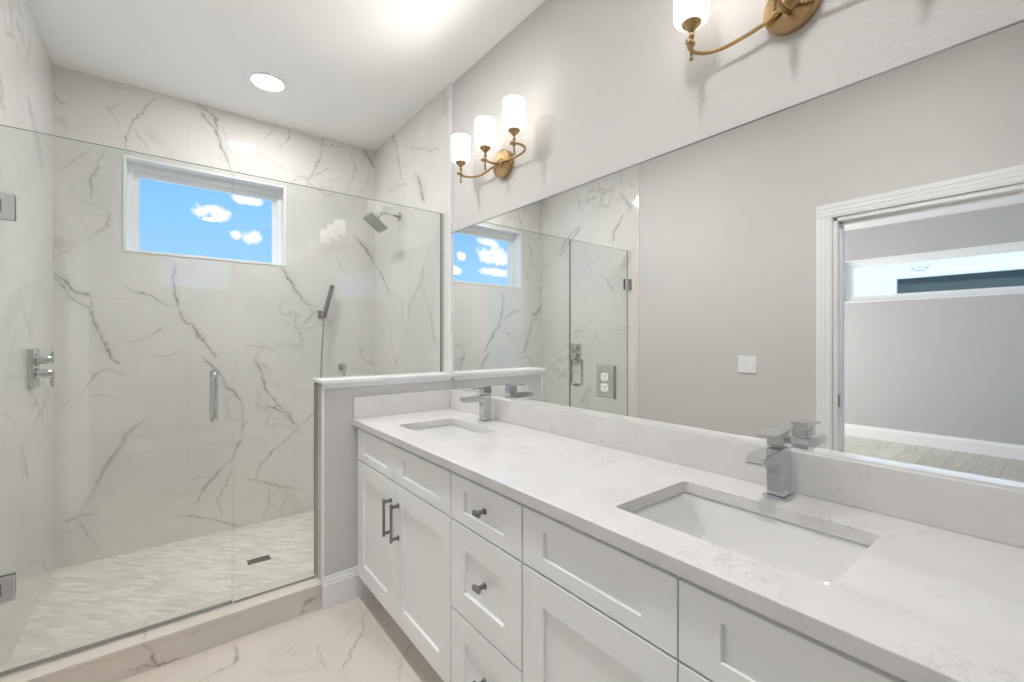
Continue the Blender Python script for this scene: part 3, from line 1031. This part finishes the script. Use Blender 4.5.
def faucet(x, y, label):
    r = thing('faucet', label, 'faucet', (x, y, 0.8802), 'single-lever faucets')
    G().box(-0.031, 0.031, -0.027, 0.027, 0.0, 0.006, 0.0015).done('base_plate', 'chrome', r)
    G().box(-0.0235, 0.0235, -0.0205, 0.0205, 0.006, 0.125, 0.003, 3).done('body', 'chrome', r)
    # flat open waterfall spout, slightly drooping towards the bowl
    prof = [(-0.020, 0.124), (-0.122, 0.121), (-0.131, 0.117), (-0.134, 0.109), (-0.132, 0.100), (-0.125, 0.096), (-0.117, 0.098), (-0.020, 0.092)]
    g = G()
    g.loft([[(px_, -0.0205, pz_) for px_, pz_ in prof], [(px_, 0.0205, pz_) for px_, pz_ in prof]], True, True, smooth=False)
    o = g.done('spout', 'chrome', r)
    b2 = o.modifiers.new('edge', 'BEVEL'); b2.width = 0.002; b2.segments = 2
    # lever: square hub with a flat paddle
    hub = G().box(-0.0235, 0.0235, -0.0205, 0.0205, 0.1275, 0.154, 0.003, 3)
    hub.box(-0.014, 0.014, -0.014, 0.014, 0.120, 0.128)
    mt = Matrix.Translation((-0.026, 0, 0.161)) @ Matrix.Rotation(math.radians(-3), 4, 'Y')
    hub.obox(mt, 0.098, 0.041, 0.007, 0.0015, 2)
    hub.box(-0.018, 0.018, -0.017, 0.017, 0.152, 0.160)
    hub.done('lever', 'chrome', r)
    return r


faucet(-0.078, 1.715, 'chrome square single-lever faucet at the far sink by the half wall')
faucet(-0.078, 0.441, 'chrome square single-lever faucet at the near sink')

# mirror
mi = thing('wall_mirror', 'large frameless mirror running along the wall above the vanity', 'mirror', (0, 0, 0))
G().box(0.0, 0.0055, -0.10, 2.1610, 0.9855, 1.870).done('glass', 'mirror', mi)
ch = G().box(-0.0015, 0.0058, -0.10, 2.1610, 1.8702, 1.8735)
tag(ch.done('edge_channel', 'nickel', mi), 'thin grey top edge')

# outlet set into the mirror
ot = thing('outlet', 'white duplex outlet on a mirrored plate fixed to the mirror', 'outlet', (0, 0, 0))
oy, oz = 1.048, 1.112
G().box(-0.0100, -0.0003, oy - 0.040, oy + 0.040, oz - 0.0615, oz + 0.0615, 0.002).done('cover_plate', 'plate', ot)
for s in (-1, 1):
    g = G()
    pts = rrect(oy, oz + s * 0.0195, 0.0165, 0.0145, 0.010)
    g.loft([[(-0.0095, a, b_) for a, b_ in pts], [(-0.0125, a, b_) for a, b_ in pts]], False, True, smooth=False)
    rc = g.done('receptacle', 'plastic', ot)
    sl = G()
    for dy in (-0.006, 0.006):
        sl.box(-0.0129, -0.0122, oy + dy - 0.0012, oy + dy + 0.0012, oz + s * 0.0195 - 0.001, oz + s * 0.0195 + 0.008)
    sl.box(-0.0129, -0.0122, oy - 0.002, oy + 0.002, oz + s * 0.0195 - 0.009, oz + s * 0.0195 - 0.005)
    sl.done('slots', 'slot', rc)

# light switch on the left wall
sw = thing('light_switch', 'white two-gang light switch on the left wall, seen in the mirror', 'light switch', (0, 0, 0))
sy, sz = 1.306, 1.103
G().box(-W + 0.0003, -W + 0.006, sy - 0.058, sy + 0.058, sz - 0.057, sz + 0.057, 0.0025).done('cover_plate', 'plastic', sw)
for k, tilt in ((-1, 0.0035), (1, -0.0005)):
    yc = sy + k * 0.024
    g = G()
    x0 = -W + 0.006
    pts = [(yc - 0.0165, sz - 0.034), (yc + 0.0165, sz - 0.034), (yc + 0.0165, sz + 0.034), (yc - 0.0165, sz + 0.034)]
    g.loft([[(x0 - 0.001, a, b_) for a, b_ in pts], [(x0 + (0.0015 + (tilt if b_ < sz else 0)), a, b_) for a, b_ in pts]], True, True, smooth=False)
    g.done('rocker', 'plastic', sw)

# ================================================================== wall sconces
def sconce(y0, label, zp):
    zc = 2.118
    r = thing('wall_sconce', label, 'wall sconce', (0.006, y0, zc))
    # back plate: round, stepped
    G().lathe([(0.063, 0.0003), (0.064, 0.004), (0.064, 0.026), (0.0625, 0.0285), (0.060, 0.0295), (0.0, 0.0300)], (0, 0, zp), '-x', 48, True, False).done('back_plate', 'brass', r)
    G().lathe([(0.024, 0.0295), (0.024, 0.033), (0.019, 0.036), (0.014, 0.037), (0.014, 0.043), (0.010, 0.045), (0.010, 0.049), (0.006, 0.052), (0.0, 0.053)], (0, 0, zp), '-x', 32, True, False).done('finial', 'brass', r)
    xs, zs = -0.118, -0.018
    for k in (-1, 0, 1):
        yk = 0.215 * k
        if k:
            pts = [(-0.028, 0.020 * k, -0.006)]
            for i in range(1, 9):
                f = i / 8
                pts.append((-0.038 - 0.002 * f, k * (0.02 + 0.150 * f), -0.010 - 0.014 * math.sin(f * PI * 0.6)))
            for i in range(1, 13):
                a = PI * 0.62 * i / 12
                pts.append((-0.040 - 0.044 * (1 - math.cos(a)) * 1.25, k * (0.170 + 0.055 * math.sin(a) * 1.08), zs - 0.004 + 0.004 * i / 12))
            pts.append((xs, yk, zs))
        else:
            pts = [(-0.029, 0, -0.016), (-0.055, 0, -0.020), (-0.085, 0, -0.022), (xs, 0, zs)]
        arm = G().tube(pts, 0.0055, 12).done('arm', 'brass', r)
        kn = G().sphere((xs, yk, zs), 0.0105)
        kn.lathe([(0.006, 0.008), (0.0085, 0.014), (0.0085, 0.019), (0.0, 0.020)], (xs, yk, zs), '-x', 16, True, False)
        kn.done('knuckle', 'brass', arm)
        st = G().tube([(xs, yk, zs - 0.042), (xs, yk, zs + 0.046)], 0.0042, 10)
        st.lathe([(0.0058, -0.045), (0.0058, -0.038), (0.004, -0.036)], (xs, yk, zs), 'z', 12)
        st.lathe([(0.0068, 0.016), (0.0068, 0.028), (0.004, 0.032)], (xs, yk, zs), 'z', 12)
        st.done('stem', 'brass', r)
        G().lathe([(0.006, 0.036), (0.011, 0.039), (0.011, 0.043), (0.024, 0.052), (0.0265, 0.057), (0.0265, 0.062), (0.0, 0.062)], (xs, yk, zs), 'z', 24, True, False).done('shade_holder', 'brass', r)
        sh = G()
        sh.lathe([(0.024, 0.0), (0.036, 0.002), (0.043, 0.006), (0.0475, 0.014), (0.0475, 0.124), (0.0455, 0.126), (0.0435, 0.124), (0.0435, 0.016), (0.040, 0.009), (0.024, 0.004)], (0, 0, 0), 'z', 40, False, False)
        so = sh.done('lamp_shade', 'shade', r)
        so.location = (xs, yk, zs + 0.0575)
        ld = bpy.data.lights.new('bulb_light', 'SPOT')
        ld.energy = LIGHT_UP
        ld.color = (1.0, 0.97, 0.94)
        ld.spot_size = math.radians(132)
        ld.spot_blend = 1.0
        ld.shadow_soft_size = 0.03
        lo = bpy.data.objects.new('bulb_light', ld)
        COL.objects.link(lo)
        lo.parent = r
        lo.location = (xs - 0.004, yk, zs + 0.180)
        lo.rotation_euler = (PI, math.radians(-68), 0)
    return r


sconce(1.668, 'brass three-light wall sconce above the far sink by the shower', -0.011)
sconce(0.437, 'brass three-light wall sconce above the near sink, partly out of frame', 0.010)


# ================================================================== ceiling downlights
def downlight(x, y, label, k=1.0, beam=136):
    r = thing('recessed_light', label, 'ceiling light', (x, y, H))
    G().lathe([(0.092, -0.0003), (0.092, -0.004), (0.090, -0.004), (0.082, -0.006), (0.079, -0.005), (0.0785, -0.0003)], (0, 0, 0), 'z', 48, False, False).done('trim_ring', 'trim', r)
    G().lathe([(0.0782, -0.0008), (0.0782, -0.0045), (0.070, -0.0052), (0.0, -0.0056)], (0, 0, 0), 'z', 48, True, False).done('lens', 'lens', r)
    ld = bpy.data.lights.new('downlight_beam', 'SPOT')
    ld.energy = LIGHT_CAN * k
    ld.color = (1.0, 0.99, 0.98)
    ld.spot_size = math.radians(beam)
    ld.spot_blend = 1.0
    ld.shadow_soft_size = 0.075
    lo = bpy.data.objects.new('downlight_beam', ld)
    COL.objects.link(lo)
    lo.parent = r
    lo.location = (0, 0, -0.012)
    return r


downlight(-0.823, 2.80, 'round white recessed ceiling light over the shower', 1.35, 108)
downlight(-0.865, 1.80, 'added unseen recessed ceiling light in front of the half wall, to brighten the room', 1.0)  # invented lamp out of view, added to supply room light
downlight(-0.865, 0.45, 'added unseen recessed ceiling light over the floor beside the near sink, to brighten the room', 0.9)  # second added lamp, unseen, for the general brightness

# ================================================================== shower
# hinged glass door
sd = thing('shower_door', 'clear frameless hinged glass shower door with a chrome handle', 'shower door', (0, 0, 0))
gt = 0.005
G().box(-1.722, -1.0475, YG - gt, YG + gt, 0.132, 2.000).done('pane', 'glass', sd, 'glass_edge')
G().box(-1.722, -1.0475, YG - 0.006, YG + 0.006, 0.1245, 0.1318).done('bottom_seal', 'seal', sd)
for z in (1.7227, 0.416):
    h = G()
    for s in (-1, 1):
        yy = YG + s * (gt + 0.0035)
        h.box(-1.735, -1.681, yy - 0.003, yy + 0.003, z - 0.045, z + 0.045, 0.0015)
    h.box(-W + 0.0005, -W + 0.006, YG - 0.028, YG + 0.028, z - 0.045, z + 0.045, 0.001)
    h.box(-W + 0.004, -1.728, YG - 0.012, YG + 0.012, z - 0.024, z + 0.024, 0.002)
    ho = h.done('hinge', 'chrome', sd)
    hs = G().slab([(-1.735, z - 0.0205), (-1.712, z - 0.0205), (-1.712, z + 0.0205), (-1.735, z + 0.0205)], [[(-1.7345, z - 0.0185), (-1.714, z - 0.0185), (-1.714, z + 0.0185), (-1.7345, z + 0.0185)]], 'xz', YG - gt - 0.0069, YG - gt - 0.0062)
    hs.done('hinge_slot', 'slot', ho)
hd = G()
for s in (-1, 1):
    x, yo = -1.115, YG + s * (gt + 0.048)
    pts = [(x, YG + s * (gt - 0.001), 0.930), (x, YG + s * (gt + 0.03), 0.930)]
    for i in range(1, 7):
        a = PI / 2 * i / 6
        pts.append((x, YG + s * (gt + 0.03 + 0.018 * math.sin(a)), 0.930 + 0.018 * (1 - math.cos(a))))
    for i in range(0, 7):
        a = PI / 2 * i / 6
        pts.append((x, YG + s * (gt + 0.03 + 0.018 * math.cos(a)), 1.107 + 0.018 * math.sin(a)))
    pts.append((x, YG + s * (gt - 0.001), 1.125))
    hd.tube(pts, 0.0112, 14)
    for z in (0.930, 1.125):
        hd.lathe([(0.013, 0), (0.013, 0.004), (0.0, 0.004)], (x, YG + (gt + 0.0003 if s > 0 else -gt - 0.0043), z), 'y', 18)
tag(hd.done('handle', 'chrome', sd), 'chrome pull handle')

# fixed panel, notched over the half wall
fp = thing('glass_screen', 'clear fixed glass shower screen notched over the half wall', 'glass screen', (0, 0, 0))
GXR = -0.0095
outl = [(-1.0425, 0.1195), (-0.704, 0.1195), (-0.704, 1.0795), (GXR, 1.0795), (GXR, 2.000), (-1.0425, 2.000)]
G().slab(outl, [], 'xz', YG - gt, YG + gt).done('pane', 'glass', fp, 'glass_edge')
def channel(x0, x1, z0, z1, along):
    g = G()
    for s in (-1, 1):
        yy = YG + s * (gt + 0.0018)
        g.box(x0, x1, yy - 0.0012, yy + 0.0012, z0, z1)
    if along == 'z':
        xb = x0 if x0 < -0.5 else x1
        g.box(xb - 0.0008, xb + 0.0008, YG - gt - 0.003, YG + gt + 0.003, z0, z1)
    else:
        g.box(x0, x1, YG - gt - 0.003, YG + gt + 0.003, z0 - 0.0004, z0 + 0.0008)
    bmesh.ops.remove_doubles(g.bm, verts=list(g.bm.verts), dist=1e-6)
    return g.done('edge_channel', 'chrome', fp)


channel(-1.0425, -0.7120, 0.1186, 0.1225, 'x')
channel(-0.0215, -0.0089, 1.0785, 2.000, 'z')
cg = G()
for s in (-1, 1):
    yy = YG + s * (gt + 0.0018)
    cg.box(-0.7120, -0.7040, yy - 0.0012, yy + 0.0012, 0.1230, 1.0590)
cg.box(-0.7045, -0.6978, YG - gt - 0.003, YG + gt + 0.003, 0.1230, 1.0590)
cg.done('edge_channel', 'chrome', fp)

# shower head on the right wall
hs = thing('overhead_shower', 'chrome square overhead shower on an arm from the right shower wall', 'shower', (-0.0083, 2.85, 2.115))
G().lathe([(0.030, 0.0002), (0.030, 0.006), (0.024, 0.012), (0.012, 0.014)], (0, 0, 0), '-x', 32).done('flange', 'chrome', hs)
pts = [(-0.010, 0, 0), (-0.10, 0, 0.006)]
for i in range(1, 8):
    a = math.radians(60) * i / 7
    pts.append((-0.10 - 0.055 * math.sin(a), 0, 0.006 - 0.055 * (1 - math.cos(a)) ))
pts.append((pts[-1][0] - 0.014, 0, pts[-1][2] - 0.024))
G().tube(pts, 0.009, 14).done('arm', 'chrome', hs)
ex, ez = pts[-1][0], pts[-1][2]
mt = Matrix.Translation((ex - 0.012, 0, ez - 0.026)) @ Matrix.Rotation(math.radians(36), 4, 'Y')
hdm = G().obox(mt, 0.142, 0.142, 0.017, 0.003, 2)
hdm.obox(mt @ Matrix.Translation((0, 0, 0.014)), 0.045, 0.045, 0.014, 0.003)
hdm.sphere(mt @ Vector((0, 0, 0.028)), 0.015)
hd_ = hdm.done('spray_head', 'steel', hs)
nzl = G()
for i in range(7):
    for j in range(7):
        nzl.obox(mt @ Matrix.Translation(((i - 3) * 0.018, (j - 3) * 0.018, -0.0090)), 0.004, 0.004, 0.0016)
tag(nzl.done('nozzles', 'nickel', hd_), 'grey spray nozzles', kind='stuff')

# hand shower on the back wall
hx, hz = -0.397, 1.448
hw_ = thing('hand_shower', 'chrome stick hand shower in a wall bracket on the back shower wall', 'hand shower', (hx, YB - 0.0003, hz))
g = G().box(-0.026, 0.026, -0.007, 0.0, -0.026, 0.026, 0.002)
g.lathe([(0.014, -0.050), (0.014, -0.006)], (0, 0, 0), 'y', 20)
g.obox(Matrix.Translation((0.006, -0.052, 0.0)) @ Matrix.Rotation(math.radians(16), 4, 'Y'), 0.034, 0.032, 0.040, 0.004)
g.done('bracket', 'chrome', hw_)
mt = Matrix.Translation((0.030, -0.056, 0.092)) @ Matrix.Rotation(math.radians(14), 4, 'Y')
g = G().obox(mt, 0.030, 0.026, 0.240, 0.004, 3)
g.obox(mt @ Matrix.Translation((0.0, -0.0125, 0.055)), 0.018, 0.003, 0.085, 0.001)
g.done('wand', 'steel', hw_)
e0 = mt @ Vector((0, 0, -0.118))
pts = []
P0, P1, P2, P3 = Vector((e0.x, e0.y, e0.z)), Vector((e0.x - 0.015, e0.y, -0.35)), Vector((-0.05, -0.05, -0.72)), Vector((0.03, -0.045, -0.80))
def bez(a, b_, c_, d, n):
    return [a * (1 - t_) ** 3 + b_ * 3 * t_ * (1 - t_) ** 2 + c_ * 3 * t_ * t_ * (1 - t_) + d * t_ ** 3 for t_ in [i / n for i in range(n + 1)]]
Q0 = P3
Q3 = Vector((0.144, -0.050, -0.425))
pts = bez(P0, P1, P2, P3, 20) + bez(P3, Vector((0.09, -0.04, -0.86)), Vector((0.144, -0.05, -0.70)), Q3, 16)[1:]
G().tube(pts, 0.0062, 10).done('hose', 'chrome', hw_)

el = thing('hose_outlet', 'chrome square hose outlet low on the back wall beside the hand shower', 'hose outlet', (-0.253, YB - 0.0003, 1.062))
G().box(-0.026, 0.026, -0.012, 0.0, -0.022, 0.030, 0.002).done('plate', 'chrome', el)
G().box(-0.013, 0.013, -0.064, -0.011, -0.010, 0.014, 0.003).tube([(0, -0.050, -0.009), (0, -0.050, -0.036)], 0.010, 14).done('spout', 'chrome', el)

# valve on the left wall
sv_ = thing('shower_valve', 'chrome shower valve with two lever handles on the left shower wall', 'shower valve', (-W + 0.0003, 2.855, 1.140))
G().box(0.0, 0.016, -0.070, 0.070, -0.088, 0.088, 0.003).done('cover_plate', 'chrome', sv_)
for z, up in ((0.036, 1), (-0.026, -1)):
    g = G().lathe([(0.027, 0.016), (0.027, 0.022), (0.020, 0.024), (0.020, 0.066), (0.018, 0.068), (0.0, 0.068)], (0, 0, z), 'x', 28, True, False)
    g.box(0.060, 0.070, -0.009, 0.009, z - 0.016 if up > 0 else z - 0.062, z + 0.036 if up > 0 else z + 0.016, 0.003)
    g.done('handle', 'chrome', sv_)

# floor drain
fd = thing('floor_drain', 'small rectangular chrome drain grate in the shower floor', 'floor drain', (-0.872, 2.765, ZS))
g = G().slab([(-0.055, -0.028), (0.055, -0.028), (0.055, 0.028), (-0.055, 0.028)], [[(-0.050, -0.023), (0.050, -0.023), (0.050, 0.023), (-0.050, 0.023)]], 'xy', 0.0003, 0.004)
g.done('rim', 'nickel', fd)
g = G()
for i in range(10):
    x = -0.047 + i * 0.0105
    g.box(x, x + 0.005, -0.0235, 0.0235, 0.001, 0.0035)
g.box(-0.050, 0.050, -0.002, 0.002, 0.001, 0.0036)
g.done('grate', 'nickel', fd)
G().box(-0.050, 0.050, -0.023, 0.023, 0.0003, 0.0008).done('sump', 'slot', fd)
